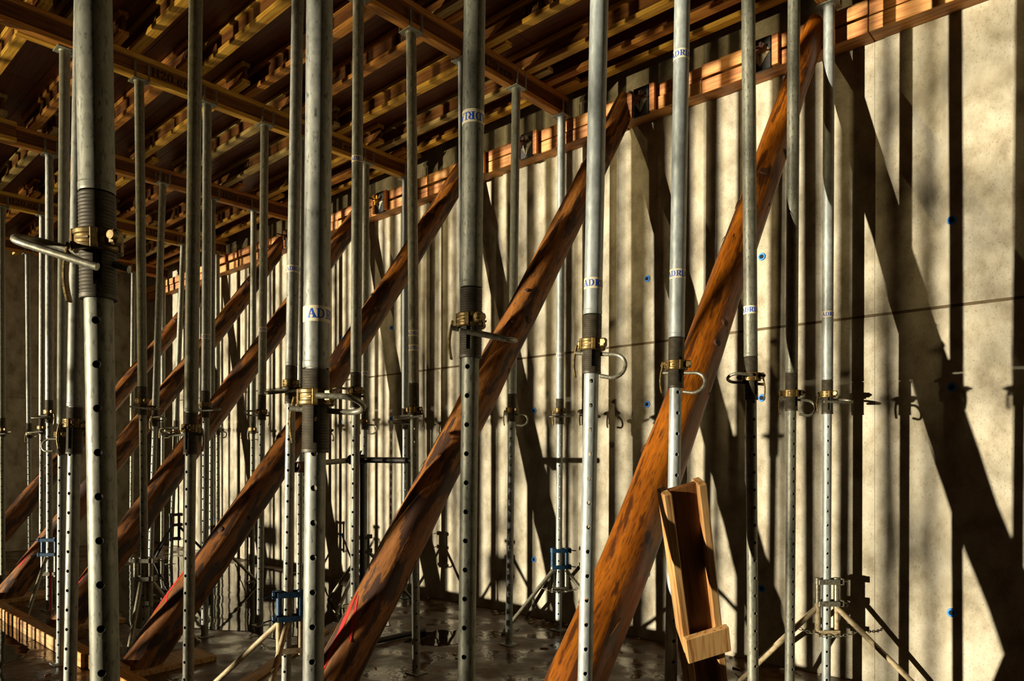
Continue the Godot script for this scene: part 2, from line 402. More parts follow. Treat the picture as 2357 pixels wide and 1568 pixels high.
# ------------------------------------------------------------------ things
func make_prop(d: Dictionary, label: String, group: String) -> Node3D:
	# an inverted telescopic prop: perforated inner tube below, threaded outer tube above
	var lean: float = d.lean
	var base := Vector3(d.x, 0, d.z) - RIGHT * lean * EYE
	var t := thing("shoring_prop", label, "prop", base, group)
	var up := (Vector3.UP + RIGHT * lean).normalized()
	var xx := Vector3.RIGHT.slide(up).normalized()
	t.basis = Basis(xx, up, xx.cross(up))
	var steel: Material = M.gal[d.steel]
	var turn := Basis(Vector3.UP, d.turn)
	part("base_plate", G.plate, steel, t)
	part("inner_tube", G.tube80 if d.step == 80 else G.tube100, steel, t, Vector3.ZERO, turn)
	var lo: float = d.low
	part("thread", G.thread, M.thread, t, Vector3(0, lo, 0), Basis(Vector3.UP, d.turn + 0.4))
	var top := DECK_Y - 0.008
	var g := Geo.new()
	g.lathe([Vector2(0.0372, lo + 0.245), Vector2(0.0388, lo + 0.250), Vector2(0.0388, lo + 0.262), Vector2(0.0379, lo + 0.266), Vector2(0.0379, top)], 28)
	part("outer_tube", g.mesh(), steel, t)
	part("nut", G.nut, M.brass, t, Vector3(0, d.nut, 0), Basis(Vector3.UP, d.turn + 1.0))
	part("nut_lever", G.lever, M.brass, t, Vector3(0, d.nut, 0), Basis(Vector3.UP, d.lever))
	part("locking_pin", G["pin%d%s" % [d.pin, d.hand]], M.rod, t, Vector3(0, d.nut - 0.036, 0), Basis(Vector3.UP, d.hook) * Basis(Vector3.BACK, d.tilt))
	part("head_plate", G.head, steel, t, Vector3(0, top + 0.004, 0))
	for sx in [-1.0, 1.0]:
		for sz in [-1.0, 1.0]:
			part("head_prong", G.prong, steel, t, Vector3(0.055 * sx, top + 0.006, 0.0635 * sz))
	for y in d.tapes:
		var face := Basis(Vector3.UP, atan2(-base.x, -base.z) + d.tape_turn)
		var b := part("label_band", G.tape, M.tape, t, Vector3(0, y, 0))
		b.set_meta("label", "cream label band with blue lettering")
		part("lettering", G.word, M.ink, b, Vector3(0, -0.001, 0), face * Basis(Vector3.BACK, d.tape_roll))
	return t

func beam_meshes(length: float) -> Array:
	var key := "beam%.2f" % length
	if not G.has(key):
		var lo := Geo.new(); lo.box(Vector3(0, 0.02, 0), Vector3(0.08, 0.04, length), 0.004)
		var we := Geo.new(); we.box(Vector3(0, 0.1, 0), Vector3(0.027, 0.122, length - 0.002), 0.001)
		var hi := Geo.new(); hi.box(Vector3(0, 0.18, 0), Vector3(0.08, 0.04, length), 0.004)
		G[key] = [lo.mesh(), we.mesh(), hi.mesh()]
	return G[key]

func make_beam(at: Vector3, length: float, basis: Basis, tone: int, label: String, group: String, printed := false) -> Node3D:
	var t := thing("formwork_beam", label, "beam", at, group)
	t.basis = basis
	var m := beam_meshes(length)
	part("bottom_flange", m[0], M.pine[tone], t)
	var w := part("web", m[1], M.web[tone % 2], t)
	part("top_flange", m[2], M.pine[tone], t)
	if printed:
		if not G.has("h20"): G.h20 = flat_text("H20 eco", 0.075)
		for s in [-1.0, 1.0]:
			for k in [-0.2, 0.25]:
				part("lettering", G.h20, M.print, w, Vector3(0.0141 * s, 0.1, length * k), Basis(Vector3.UP, PI / 2 * s))
	return t

func make_log(pts: Array, r0: float, r1: float, m: Material, sd: int, label: String, marks: Array) -> void:
	# pts run from the foot to the head; foot cut level, head cut plumb against the waler
	var t := thing("raking_log", label, "log", pts[0], "raking logs against the long wall")
	var cv := []
	var steps := 14
	for i in pts.size() - 1:
		var a: Vector3 = pts[maxi(i - 1, 0)]; var b: Vector3 = pts[i]; var c: Vector3 = pts[i + 1]; var d: Vector3 = pts[mini(i + 2, pts.size() - 1)]
		for k in steps:
			cv.append(b.cubic_interpolate(c, a, d, float(k) / steps) - pts[0])
	cv.append(pts[-1] - pts[0])
	var nz := FastNoiseLite.new(); nz.seed = sd; nz.frequency = 0.9; nz.fractal_octaves = 3
	var seg := 28
	var total := 0.0
	var dist := [0.0]
	for i in range(1, cv.size()):
		total += (cv[i] - cv[i - 1]).length(); dist.append(total)
	var axis: Vector3 = (cv[-1] - cv[0]).normalized()
	var side := axis.cross(Vector3.UP).normalized()
	var top := side.cross(axis).normalized()
	var rad := func(th: float, s: float) -> float:
		var r := lerpf(r0, r1, s / total)
		return r * (1.0 + 0.075 * nz.get_noise_3d(cos(th) * 1.1, sin(th) * 1.1, s * 1.2) + 0.035 * nz.get_noise_3d(cos(th) * 4.0, sin(th) * 4.0, s * 2.2 + 9.0))
	var place := func(th: float, s: float, lift: float) -> Vector3:
		var i := 0
		while i < dist.size() - 2 and dist[i + 1] < s: i += 1
		var c: Vector3 = cv[i].lerp(cv[i + 1], clampf((s - dist[i]) / (dist[i + 1] - dist[i]), -0.5, 1.5))
		return c + (side * cos(th) + top * sin(th)) * (rad.call(th, s) + lift)
	var rings := []
	for i in cv.size():
		var ring := []
		for k in seg + 1:
			var p: Vector3 = place.call(TAU * k / seg, dist[i], 0.0)
			if i <= 2:                                   # level foot
				var floor_y: float = 0.045 - pts[0].y
				if i == 0 or p.y < floor_y: p -= axis * ((p.y - floor_y) / axis.y)
			if i >= cv.size() - 3:                       # plumb head
				var lim: float = 5.372 - pts[0].x
				if i == cv.size() - 1 or p.x > lim: p -= axis * ((p.x - lim) / axis.x)
			ring.append(p)
		rings.append(ring)
	var g := Geo.new()
	var norm := func(i: int, k: int) -> Vector3:
		var a: Vector3 = rings[mini(i + 1, rings.size() - 1)][k] - rings[maxi(i - 1, 0)][k]
		var b: Vector3 = rings[i][(k + 1) % seg] - rings[i][(k + seg - 1) % seg]
		var nn := a.cross(b).normalized()
		return nn if nn.dot(side * cos(TAU * k / seg) + top * sin(TAU * k / seg)) > 0.0 else -nn
	for i in rings.size() - 1:
		for k in seg:
			g.quad(rings[i][k], rings[i][k + 1], rings[i + 1][k + 1], rings[i + 1][k], norm.call(i, k), norm.call(i, (k + 1) % seg), norm.call(i + 1, (k + 1) % seg), norm.call(i + 1, k),
				Vector2(float(k) / seg, dist[i] / 5.0), Vector2(float(k + 1) / seg, dist[i] / 5.0), Vector2(float(k + 1) / seg, dist[i + 1] / 5.0), Vector2(float(k) / seg, dist[i + 1] / 5.0))
	part("trunk", g.mesh(), m, t)
	for e in [0, rings.size() - 1]:
		var ge := Geo.new()
		var c := Vector3.ZERO
		for k in seg: c += rings[e][k] / seg
		var nn := Vector3.DOWN if e == 0 else Vector3.RIGHT
		for k in seg: ge.tri(c, rings[e][k], rings[e][k + 1], nn, nn, nn)
		part("sawn_end", ge.mesh(), M.log_end, t)
	# branch stubs and loose slivers of bark
	var rng := RandomNumberGenerator.new(); rng.seed = sd
	for k in 7:
		var th := rng.randf_range(-0.6, 3.2); var s := rng.randf_range(0.15, 0.9) * total
		var p: Vector3 = place.call(th, s, -0.012)
		var out := (side * cos(th) + top * sin(th)).normalized()
		var gk := Geo.new()
		var kr := rng.randf_range(0.012, 0.026)
		gk.lathe([Vector2(kr * 1.9, -0.004), Vector2(kr * 1.3, 0.010), Vector2(kr * 0.9, 0.018), Vector2(0.0, 0.020)], 12, Vector3.ZERO, Basis(out.cross(axis), out, axis))
		part("knot", gk.mesh(), M.knot, t, p)
	for k in 9:
		var th := rng.randf_range(-0.8, 3.4); var s := rng.randf_range(0.1, 0.92) * total
		var out := (side * cos(th) + top * sin(th)).normalized()
		var a: Vector3 = place.call(th, s, 0.0)
		var b: Vector3 = place.call(th + rng.randf_range(-0.25, 0.25), s - rng.randf_range(0.05, 0.12), 0.012)
		var gs := Geo.new()
		gs.tube([a - out * 0.002, a.lerp(b, 0.5) + out * 0.004, b], 0.0035, 5, true, 0.0008)
		part("bark_sliver", gs.mesh(), m, t)
	for mk in marks:                                     # sprayed marks: angle, half width, from, to along the log
		var gm := Geo.new()
		var n := 16
		for i in n:
			for j in 6:
				var q := []
				for c in [[i, j], [i + 1, j], [i + 1, j + 1], [i, j + 1]]:
					var f: float = float(c[0]) / n
					var s: float = lerpf(mk[2], mk[3], f)
					var ragged: float = mk[1] * (0.55 + 0.45 * sin(f * PI)) * (1.0 + 0.35 * nz.get_noise_2d(f * 9.0 + sd, float(c[1])))
					q.append(place.call(mk[0] + mk[4] * f + ragged * (float(c[1]) / 6.0 * 2.0 - 1.0), s, 0.0022))
				var nn: Vector3 = (q[1] - q[0]).cross(q[3] - q[0]).normalized()
				if nn.dot(q[0] - cv[0].lerp(cv[-1], (mk[2] + mk[3]) * 0.5 / total)) < 0.0: nn = -nn
				gm.flat(q[0], q[1], q[2], q[3], nn)
		var o := part("spray_mark", gm.mesh(), M.red, t)
		o.set_meta("label", "red spray paint mark")

func make_tripod(at: Vector3, turn: float, upper: Material, lower: Material, label: String, spread := 0.58, legs := [0.35, 2.75, 4.55]) -> void:
	var t := thing("tripod_stand", label, "tripod", at, "folding tripods clamped round props")
	t.rotation.y = turn
	for sx in [-1.0, 1.0]:
		var g := Geo.new()
		g.tube([Vector3(0.066 * sx, 0.36, 0), Vector3(0.066 * sx, 0.60, 0)], 0.0205, 14)
		part("sleeve", g.mesh(), lower, t)
		g = Geo.new()
		g.tube([Vector3(0.066 * sx, 0.60, 0), Vector3(0.066 * sx, 0.78, 0)], 0.019, 14)
		g.lathe([Vector2(0.019, 0), Vector2(0.0245, 0.002), Vector2(0.0245, 0.044), Vector2(0.019, 0.046)], 14, Vector3(0.066 * sx, 0.735, 0))
		part("upper_sleeve", g.mesh(), upper, t)
	for y in [0.755, 0.60, 0.395]:
		var g := Geo.new()
		for sz in [-1.0, 1.0]:
			g.box(Vector3(0.0, y, 0.0425 * sz), Vector3(0.15, 0.036, 0.006), 0.0015)
		part("bracket", g.mesh(), upper if y > 0.5 else lower, t)
	for y in [0.755, 0.60]:
		var g := Geo.new()
		g.box(Vector3(0.098, y, 0.0), Vector3(0.022, 0.046, 0.07), 0.004)
		g.tube([Vector3(0.10, y, -0.02), Vector3(0.165, y - 0.012, -0.045)], 0.005, 8)
		part("wedge_lock", g.mesh(), upper, t)
	for k in 3:
		var a: float = legs[k] + turn
		var dir := Vector3(cos(a), 0, sin(a))
		var g := Geo.new()
		g.tube([dir * 0.062 + Vector3.UP * 0.575, dir * spread + Vector3.UP * 0.024], 0.0185, 14)
		g.box(dir * spread + Vector3.UP * 0.012, Vector3(0.05, 0.024, 0.03), 0.004, Basis(Vector3.UP, -a))
		part("leg", g.mesh(), lower, t)
	var c := Node3D.new(); c.name = "chain"; t.add_child(c, true)
	var d0 := Vector3(cos(legs[0] + turn), 0, sin(legs[0] + turn)); var d1 := Vector3(cos(legs[1] + turn), 0, sin(legs[1] + turn))
	var p0 := d0 * 0.20 + Vector3.UP * 0.42
	var p1 := d1 * 0.20 + Vector3.UP * 0.42
	var ctr := (d0 + d1).normalized() * 0.12 + Vector3.UP * 0.34
	for k in 16:
		var q := (k + 0.5) / 16.0
		var p := p0.lerp(ctr, q).lerp(ctr.lerp(p1, q), q)
		var d := (ctr - p0).lerp(p1 - ctr, q).normalized()
		var s := d.cross(Vector3.UP).normalized()
		var b := Basis(s, d, s.cross(d))
		part("chain_link", G.link, M.rod if lower != M.black else M.black, c, p, b * Basis(Vector3.UP, PI / 2 if k % 2 else 0.0))

func make_plate(at: Vector3, tone: int, label: String) -> void:
	# tie anchor on the walers; local x points away from the wall into the room (world -x)
	var t := thing("wall_anchor", label, "anchor", at, "wall anchors along the walers")
	var g := Geo.new()
	g.box(Vector3(-0.012, 0, 0), Vector3(0.024, 0.25, 0.155), 0.003)
	part("bearing_plate", g.mesh(), M.black, t)
	g = Geo.new()                                        # creased diamond plate
	var c := Vector3(-0.062, 0.01, 0)
	var corner := [Vector3(-0.026, 0.105, 0.004), Vector3(-0.026, 0.012, 0.074), Vector3(-0.026, -0.098, -0.004), Vector3(-0.026, 0.004, -0.074)]
	for k in 4:
		var a: Vector3 = corner[k]; var b: Vector3 = corner[(k + 1) % 4]
		var m := (a + b) * 0.5 + Vector3(-0.004, 0, 0)
		for tr in [[a, m], [m, b]]:
			var nn: Vector3 = (tr[0] - c).cross(tr[1] - c).normalized()
			if nn.x > 0: nn = -nn
			g.tri(c + (Vector3(0.018, 0, 0) if tr[0] == m else Vector3.ZERO), tr[0], tr[1], nn, nn, nn)
	part("diamond_plate", g.mesh(), M.cream if tone == 0 else M.rod, t)
	g = Geo.new()
	g.lathe([Vector2(0.022, 0), Vector2(0.026, 0.01), Vector2(0.018, 0.05), Vector2(0.0, 0.052)], 12, Vector3(-0.055, 0.01, 0), Basis(Vector3.BACK, PI / 2))
	for s in [-1.0, 1.0]: g.box(Vector3(-0.078, 0.01 + 0.030 * s, 0.018 * s), Vector3(0.014, 0.05, 0.022), 0.004)
	part("wing_nut", g.mesh(), M.rust if tone != 2 else M.yellow, t)
	g = Geo.new()
	g.tube([Vector3(-0.05, 0.01, 0), Vector3(-0.21, 0.012, 0.0)], 0.0085, 10)
	part("tie_rod", g.mesh(), M.black, t)
	for s in [-1.0, 1.0]:
		g = Geo.new()
		g.box(Vector3(-0.016, 0.0, 0.112 * s), Vector3(0.032, 0.235, 0.05), 0.003)
		part("timber_cleat", g.mesh(), M.waler[1], t)

func ordinal(n: int) -> String:
	return ["first", "second", "third", "fourth", "fifth", "sixth", "seventh", "eighth", "ninth", "tenth", "eleventh", "twelfth"][n]

# ------------------------------------------------------------------ the scene
func _ready() -> void:
	# camera: level, lens shifted upwards
	var cam := Camera3D.new()
	cam.name = "camera"; add_child(cam)
	cam.projection = Camera3D.PROJECTION_FRUSTUM
	cam.keep_aspect = Camera3D.KEEP_HEIGHT
	cam.near = 0.05; cam.far = 600.0
	cam.size = 0.05 * 1568.0 / 1625.0
	cam.frustum_offset = Vector2(0.0, 0.05 * 266.0 / 1625.0)
	cam.position = Vector3(0, EYE, 0)
	cam.rotation = Vector3(0, deg_to_rad(-48.138), 0)
	cam.current = true
	# evening sky and low sun from the open side
	var we := WorldEnvironment.new(); we.name = "environment"; add_child(we)
	var env := Environment.new()
	env.background_mode = Environment.BG_SKY
	var sky := Sky.new()
	var sm := ProceduralSkyMaterial.new()
	sm.sky_top_color = Color(0.50, 0.52, 0.50); sm.sky_horizon_color = Color(0.95, 0.80, 0.55)
	sm.ground_bottom_color = Color(0.12, 0.09, 0.05); sm.ground_horizon_color = Color(0.45, 0.36, 0.22)
	sm.sky_energy_multiplier = 0.13; sm.ground_energy_multiplier = 0.13
	sm.sun_angle_max = 4.0
	sky.sky_material = sm
	env.sky = sky
	env.tonemap_mode = Environment.TONE_MAPPER_LINEAR
	env.tonemap_exposure = 1.0
	env.sdfgi_enabled = true; env.ssao_enabled = true; env.ssil_enabled = true
	we.environment = env
	var sun := DirectionalLight3D.new(); sun.name = "sun"; add_child(sun)
	sun.light_color = Color(1.0, 0.95, 0.835); sun.light_energy = 3.5
	sun.light_angular_distance = 0.53; sun.shadow_enabled = true
	sun.directional_shadow_max_distance = 120.0
	sun.look_at_from_position(Vector3.ZERO, Vector3(1.0, -0.003, 0.447), Vector3.UP)

	make_materials()
	make_shapes()
	build_shell()
	build_deck()
	build_props()
	build_logs()
	build_walers()
	build_floor_things()
	build_outside()

func build_shell() -> void:
	var g := Geo.new()
	g.box(Vector3(-0.75, -0.15, -5.5), Vector3(12.9, 0.30, 19.0), 0.01)
	var fl := part("floor", g.mesh(), M.floor, self)
	tag(fl, "wet brown concrete floor slab with puddles", "floor", "", "structure")
	g = Geo.new()
	g.box(Vector3(-87, -0.36, -20), Vector3(159.4, 0.30, 160.0), 0.01)
	var gr := part("ground", g.mesh(), M.ground, self)
	tag(gr, "wet open ground outside the slab edge", "ground", "", "structure")
	# long wall: core with cast panels that leave recessed joints
	var w := thing("wall_right", "long pale concrete wall cast in panels with blue tie plugs", "wall")
	w.set_meta("kind", "structure")
	g = Geo.new()
	g.box(Vector3(WALL_X + 0.165, 2.7, -5.0), Vector3(0.30, 5.42, 20.0), 0.01)
	part("core", g.mesh(), M.concrete, w)
	var pz := 1.33
	var seam := -1.45
	var shapes := []
	for h in [2.656, 2.70]:
		g = Geo.new(); g.box(Vector3.ZERO, Vector3(0.03, h, pz - 0.0012), 0.0012)
		shapes.append(g.mesh())
	for k in range(-10, 5):
		var z := seam + pz * (k + 0.5)
		part("cast_panel", shapes[0], M.concrete, w, Vector3(WALL_X + 0.0145, 1.328, z))
		part("cast_panel", shapes[1], M.concrete, w, Vector3(WALL_X + 0.0155 - 0.001 * (k % 2), 4.026, z))
	var nj := FastNoiseLite.new(); nj.seed = 9; nj.frequency = 2.5
	g = Geo.new()                                     # dark joint filling between the two lifts, unevenly struck
	for k in 160:
		var z0 := -14.6 + k * 0.1
		g.box(Vector3(WALL_X + 0.009, 2.666 + 0.002 * nj.get_noise_1d(z0 * 2.0), z0 + 0.05), Vector3(0.012 + 0.008 * nj.get_noise_1d(z0), 0.019, 0.1), 0.001)
	part("joint_filling", g.mesh(), M.seal, w)
	g = Geo.new()
	var ring := []
	for k in 19: ring.append(Vector3(0, cos(TAU * k / 18.0) * 0.023, sin(TAU * k / 18.0) * 0.023))
	g.tube(ring, 0.0075, 8, false)
	var g2 := Geo.new()
	g2.lathe([Vector2(0.0, 0.0), Vector2(0.019, 0.0), Vector2(0.021, 0.004)], 16, Vector3(-0.002, 0, 0), Basis(Vector3.BACK, PI / 2))
	var rm := g.mesh(); var hm := g2.mesh()
	var zs := [-0.97, -2.28, -3.33, -4.66, -5.70, -6.98, -8.05, -9.35, -10.4, -11.7]
	for z in zs:
		for y in [0.59, 2.115, 3.245]:
			var pl := part("tie_plug", rm, M.plug, w, Vector3(WALL_X - 0.001, y, z))
			pl.set_meta("label", "blue plastic tie hole plug")
			part("hole_shade_disc", hm, M.hole, pl)  # black disc painted in for the dark of the hole, no real depth
	# end wall
	var e := thing("wall_back", "concrete end wall closing the far end of the props", "wall")
	e.set_meta("kind", "structure")
	g = Geo.new()
	g.box(Vector3(4.45, 2.7, END_Z - 0.165), Vector3(2.8, 5.42, 0.30), 0.01)
	part("core", g.mesh(), M.concrete, e)
	for k in 2:
		for h in [[1.331, 2.662], [4.026, 2.70]]:
			g = Geo.new(); g.box(Vector3.ZERO, Vector3(1.33 - 0.0025, h[1], 0.03), 0.003)
			part("cast_panel", g.mesh(), M.concrete, e, Vector3(WALL_X - 1.33 * (k + 0.5) - 0.02, h[0], END_Z - 0.014))

func build_deck() -> void:
	# plywood sheets under the slab
	var c := thing("ceiling", "brown formwork plywood deck carried by timber beams", "ceiling")
	c.set_meta("kind", "structure")
	var g := Geo.new()
	g.box(Vector3(-0.75, DECK_Y + 0.40 + 0.027 + 0.13, -5.2), Vector3(12.9, 0.25, 19.2), 0.01)
	part("slab", g.mesh(), M.concrete, c)
	g = Geo.new(); g.box(Vector3.ZERO, Vector3(0.4975, 0.027, 1.996), 0.002)
	var sheet := g.mesh()
	var rng := RandomNumberGenerator.new(); rng.seed = 5
	for i in range(-13, 12):
		for j in range(-7, 3):
			part("plywood_sheet", sheet, M.ply[rng.randi() % 2], c, Vector3(WALL_X - 0.26 - 0.5 * (11 - i), DECK_Y + 0.4135 - rng.randf() * 0.001, -1.0 + 2.0 * j + (1.0 if i % 2 else 0.0)))
	# lower beams across, on the prop heads
	var rows := [[-1.70, "sixth"], [-4.13, "fifth"], [-6.40, "fourth"], [-8.72, "third"], [-11.0, "second"], [-13.25, "first"]]
	var k := 0
	for r in rows:
		var x_axis := Basis(Vector3.UP, PI / 2)
		make_beam(Vector3(3.43, DECK_Y, r[0]), 3.9, x_axis, [1, 1, 0, 1, 0, 1][k], "lower formwork beam lying on the prop heads of the %s row from the end wall" % r[1], "lower formwork beams across the room", true)
		make_beam(Vector3(0.05, DECK_Y, r[0] + 0.085), 3.9, x_axis, [0, 1, 1, 0, 1, 0][k], "lower formwork beam lapped beside the %s row, running away from the long wall" % r[1], "lapped lower formwork beams", true)
		make_beam(Vector3(-3.4, DECK_Y, r[0]), 3.9, x_axis, 1, "outer lower formwork beam of the %s row at the open side" % r[1], "outer lower formwork beams", false)
		k += 1
	# upper beams along the wall, lapped over every row
	var even := [-1.05, -0.52, 0.02, 0.58, 1.10, 1.62, 2.16, 2.72, 3.20, 3.71, 4.25, 4.79, 5.08, 5.30]
	var odd := [-1.18, -0.66, -0.10, 0.40, 0.88, 1.36, 1.84, 2.33, 2.84, 3.32, 3.82, 4.37, 4.90, 5.19]
	var edges := [0.75, -1.70, -4.13, -6.40, -8.72, -11.0, -13.25, -14.3]
	var where := ["outside the sixth row", "between the sixth and fifth rows", "between the fifth and fourth rows", "between the fourth and third rows", "between the third and second rows", "between the second and first rows", "beyond the first row"]
	for b in edges.size() - 1:
		var z0: float = edges[b] + 0.22; var z1: float = edges[b + 1] - 0.22
		if b == edges.size() - 2: z1 = edges[b + 1]
		var xs: Array = even if b % 2 == 1 else odd
		for i in xs.size():
			if b >= 4 and xs[i] < 1.0: continue
			var tone := [0, 2, 0, 1, 0, 2, 1][(i * 3 + b * 2) % 7] as int
			if xs[i] > 5.0: tone = 1 if xs[i] < 5.1 else 0
			make_beam(Vector3(xs[i] + rng.randf_range(-0.015, 0.015), DECK_Y + 0.20, (z0 + z1) * 0.5 + rng.randf_range(-0.06, 0.06)), snappedf(z0 - z1, 0.01), Basis(Vector3.UP, rng.randf_range(-0.006, 0.006)), tone,
				"%s upper formwork beam %s of props from the end wall" % [["yellow", "reddish", "greyish"][tone], where[b]], "upper formwork beams " + where[b], i % 4 == 2)

func build_props() -> void:
	# name, row, x and z at eye level, lean, height of nut, lower end of thread, hole spacing, pin turn (from the viewer's right), pin kind, steel, tapes
	var rows := {"A": "sixth", "B": "fifth", "C": "fourth", "D": "third", "E": "second", "F": "first"}
	var table := [
		["A", 0.58, -1.79, -0.0166, 2.14, 2.01, 100, 180, 0, 1, []],
		["A", 1.15, -1.80, 0.0096, 1.82, 1.66, 100, 0, 1, 0, [2.06]],
		["A", 1.73, -1.75, 0.0121, 2.12, 1.99, 100, 20, 0, 1, [2.82]],
		["A", 2.39, -1.71, 0.0210, 2.11, 1.99, 100, -20, 2, 2, [2.36]],
		["A", 3.08, -1.70, 0.0170, 2.09, 1.98, 100, -30, 2, 2, [3.59, 2.53]],
		["A", 3.91, -1.67, -0.0070, 2.10, 1.97, 100, 180, 1, 1, [2.48]],
		["A", 4.57, -1.69, 0.0064, 2.05, 1.94, 80, -10, 2, 1, []],
		["A", 5.26, -1.69, 0.0045, 2.09, 1.95, 100, 0, 0, 2, [2.66]],
		["B", 1.21, -4.13, 0.0180, 1.82, 1.66, 100, 30, 1, 0, []],
		["B", 1.81, -4.13, 0.0114, 1.81, 1.66, 100, 180, 1, 1, []],
		["B", 2.45, -4.13, 0.0171, 2.12, 1.99, 100, 180, 0, 0, [2.86]],
		["B", 2.96, -4.13, 0.0067, 2.11, 1.99, 100, 180, 1, 0, [3.73]],
		["B", 3.50, -4.13, -0.0081, 2.00, 1.96, 100, 180, 0, 0, [2.47, 2.58]],
		["B", 4.03, -4.13, -0.0047, 1.97, 1.88, 100, 0, 1, 2, []],
		["B", 4.60, -4.13, 0.0132, 2.05, 1.95, 80, -15, 2, 2, []],
		["B", 5.285, -4.13, 0.0059, 2.08, 1.95, 100, -25, 0, 2, [2.60]],
		["C", 1.79, -6.40, 0.0071, 1.82, 1.66, 100, 180, 2, 2, []],
		["C", 2.40, -6.40, -0.0107, 2.12, 2.00, 100, 10, 0, 1, []],
		["C", 2.94, -6.40, 0.0049, 2.12, 2.00, 100, 0, 0, 0, [2.74]],
		["C", 3.49, -6.40, 0.0096, 2.08, 2.00, 100, 180, 1, 0, [2.88]],
		["C", 3.91, -6.40, 0.0050, 2.07, 1.98, 100, 0, 2, 0, []],
		["C", 4.71, -6.40, 0.0042, 2.03, 1.94, 100, -10, 2, 0, [2.56]],
		["C", 5.28, -6.40, 0.0021, 2.08, 1.96, 100, 180, 0, 2, []],
		["D", 2.32, -8.72, 0.0, 2.12, 2.00, 100, 180, 0, 0, []],
		["D", 3.39, -8.72, 0.0325, 2.10, 2.00, 100, 0, 1, 0, []],
		["D", 4.08, -8.72, 0.0035, 2.06, 1.98, 100, 0, 0, 1, []],
		["D", 4.63, -8.72, 0.0037, 2.00, 1.94, 100, 0, 2, 1, []],
		["E", 2.40, -11.0, -0.0024, 1.99, 1.90, 100, 0, 0, 1, []],
		["E", 2.84, -11.0, 0.0027, 2.03, 1.94, 100, 180, 0, 0, []],
		["E", 4.58, -11.0, 0.0392, 2.03, 1.95, 100, 180, 1, 1, []],
		["E", 5.25, -11.0, -0.0030, 2.07, 1.98, 100, 0, 2, 1, []],
		["F", 3.25, -13.25, -0.0087, 2.00, 1.93, 100, 0, 1, 0, []],
		["F", 4.78, -13.25, 0.0087, 2.15, 2.03, 100, 0, 0, 1, []],
		["F", 5.30, -13.25, 0.0050, 2.11, 2.02, 100, 0, 2, 1, []],
	]
	var rng := RandomNumberGenerator.new(); rng.seed = 12
	for i in table.size():
		var p = table[i]
		var nth := 0
		for q in table:
			if q[0] == p[0] and q[1] > p[1]: nth += 1
		var label := "galvanised steel prop, %s from the long wall in the %s row from the end wall" % [ordinal(nth), rows[p[0]]]
		if p[10]: label = "taped steel prop, %s from the long wall in the %s row from the end wall" % [ordinal(nth), rows[p[0]]]
		var view := -0.840 - 0.0   # turn that makes local x the viewer's right
		var d := {x = p[1], z = p[2], lean = p[3], nut = p[4], low = p[5], step = p[6], hook = view + deg_to_rad(p[7] if absf(p[7]) < 90 else p[7] - 180.0), hand = "l" if absf(p[7]) > 90 else "", tilt = -0.33 if i == 0 else rng.randf_range(-0.12, 0.12), pin = p[8], steel = p[9], tapes = p[10],
			turn = view + rng.randf_range(0.9, 1.7) + PI * 0.08, lever = view + deg_to_rad(190.0 if i in [0, 1, 2] else p[7] + 180.0) + rng.randf_range(-0.35, 0.1), tape_turn = 0.8 if i == 1 else rng.randf_range(-0.1, 0.5), tape_roll = PI if i == 2 else 0.0}
		make_prop(d, label, "steel props in the %s row from the end wall" % rows[p[0]])
	# the rows go on towards the open side, out of view; their shadows reach the wall
	for r in [["B", -4.13, 0.62, -0.2], ["C", -6.40, 1.22, -6.7], ["D", -8.72, 1.72, -7.0], ["E", -11.0, 1.58, -7.0], ["F", -13.25, 2.65, -5.0]]:
		var x: float = r[2]
		while x > r[3]:
			var d := {x = x + rng.randf_range(-0.06, 0.06), z = r[1], lean = rng.randf_range(-0.006, 0.012), nut = 2.1, low = 1.98, step = 100, hook = rng.randf_range(0, TAU), hand = "", tilt = 0.0, pin = rng.randi() % 3, steel = rng.randi() % 2, tapes = [],
				turn = rng.randf_range(0, TAU), lever = rng.randf_range(0, TAU), tape_turn = 0.0, tape_roll = 0.0}
			make_prop(d, "galvanised steel prop far from the long wall in the %s row from the end wall" % rows[r[0]], "outer steel props of the %s row from the end wall" % rows[r[0]])
			x -= 0.58

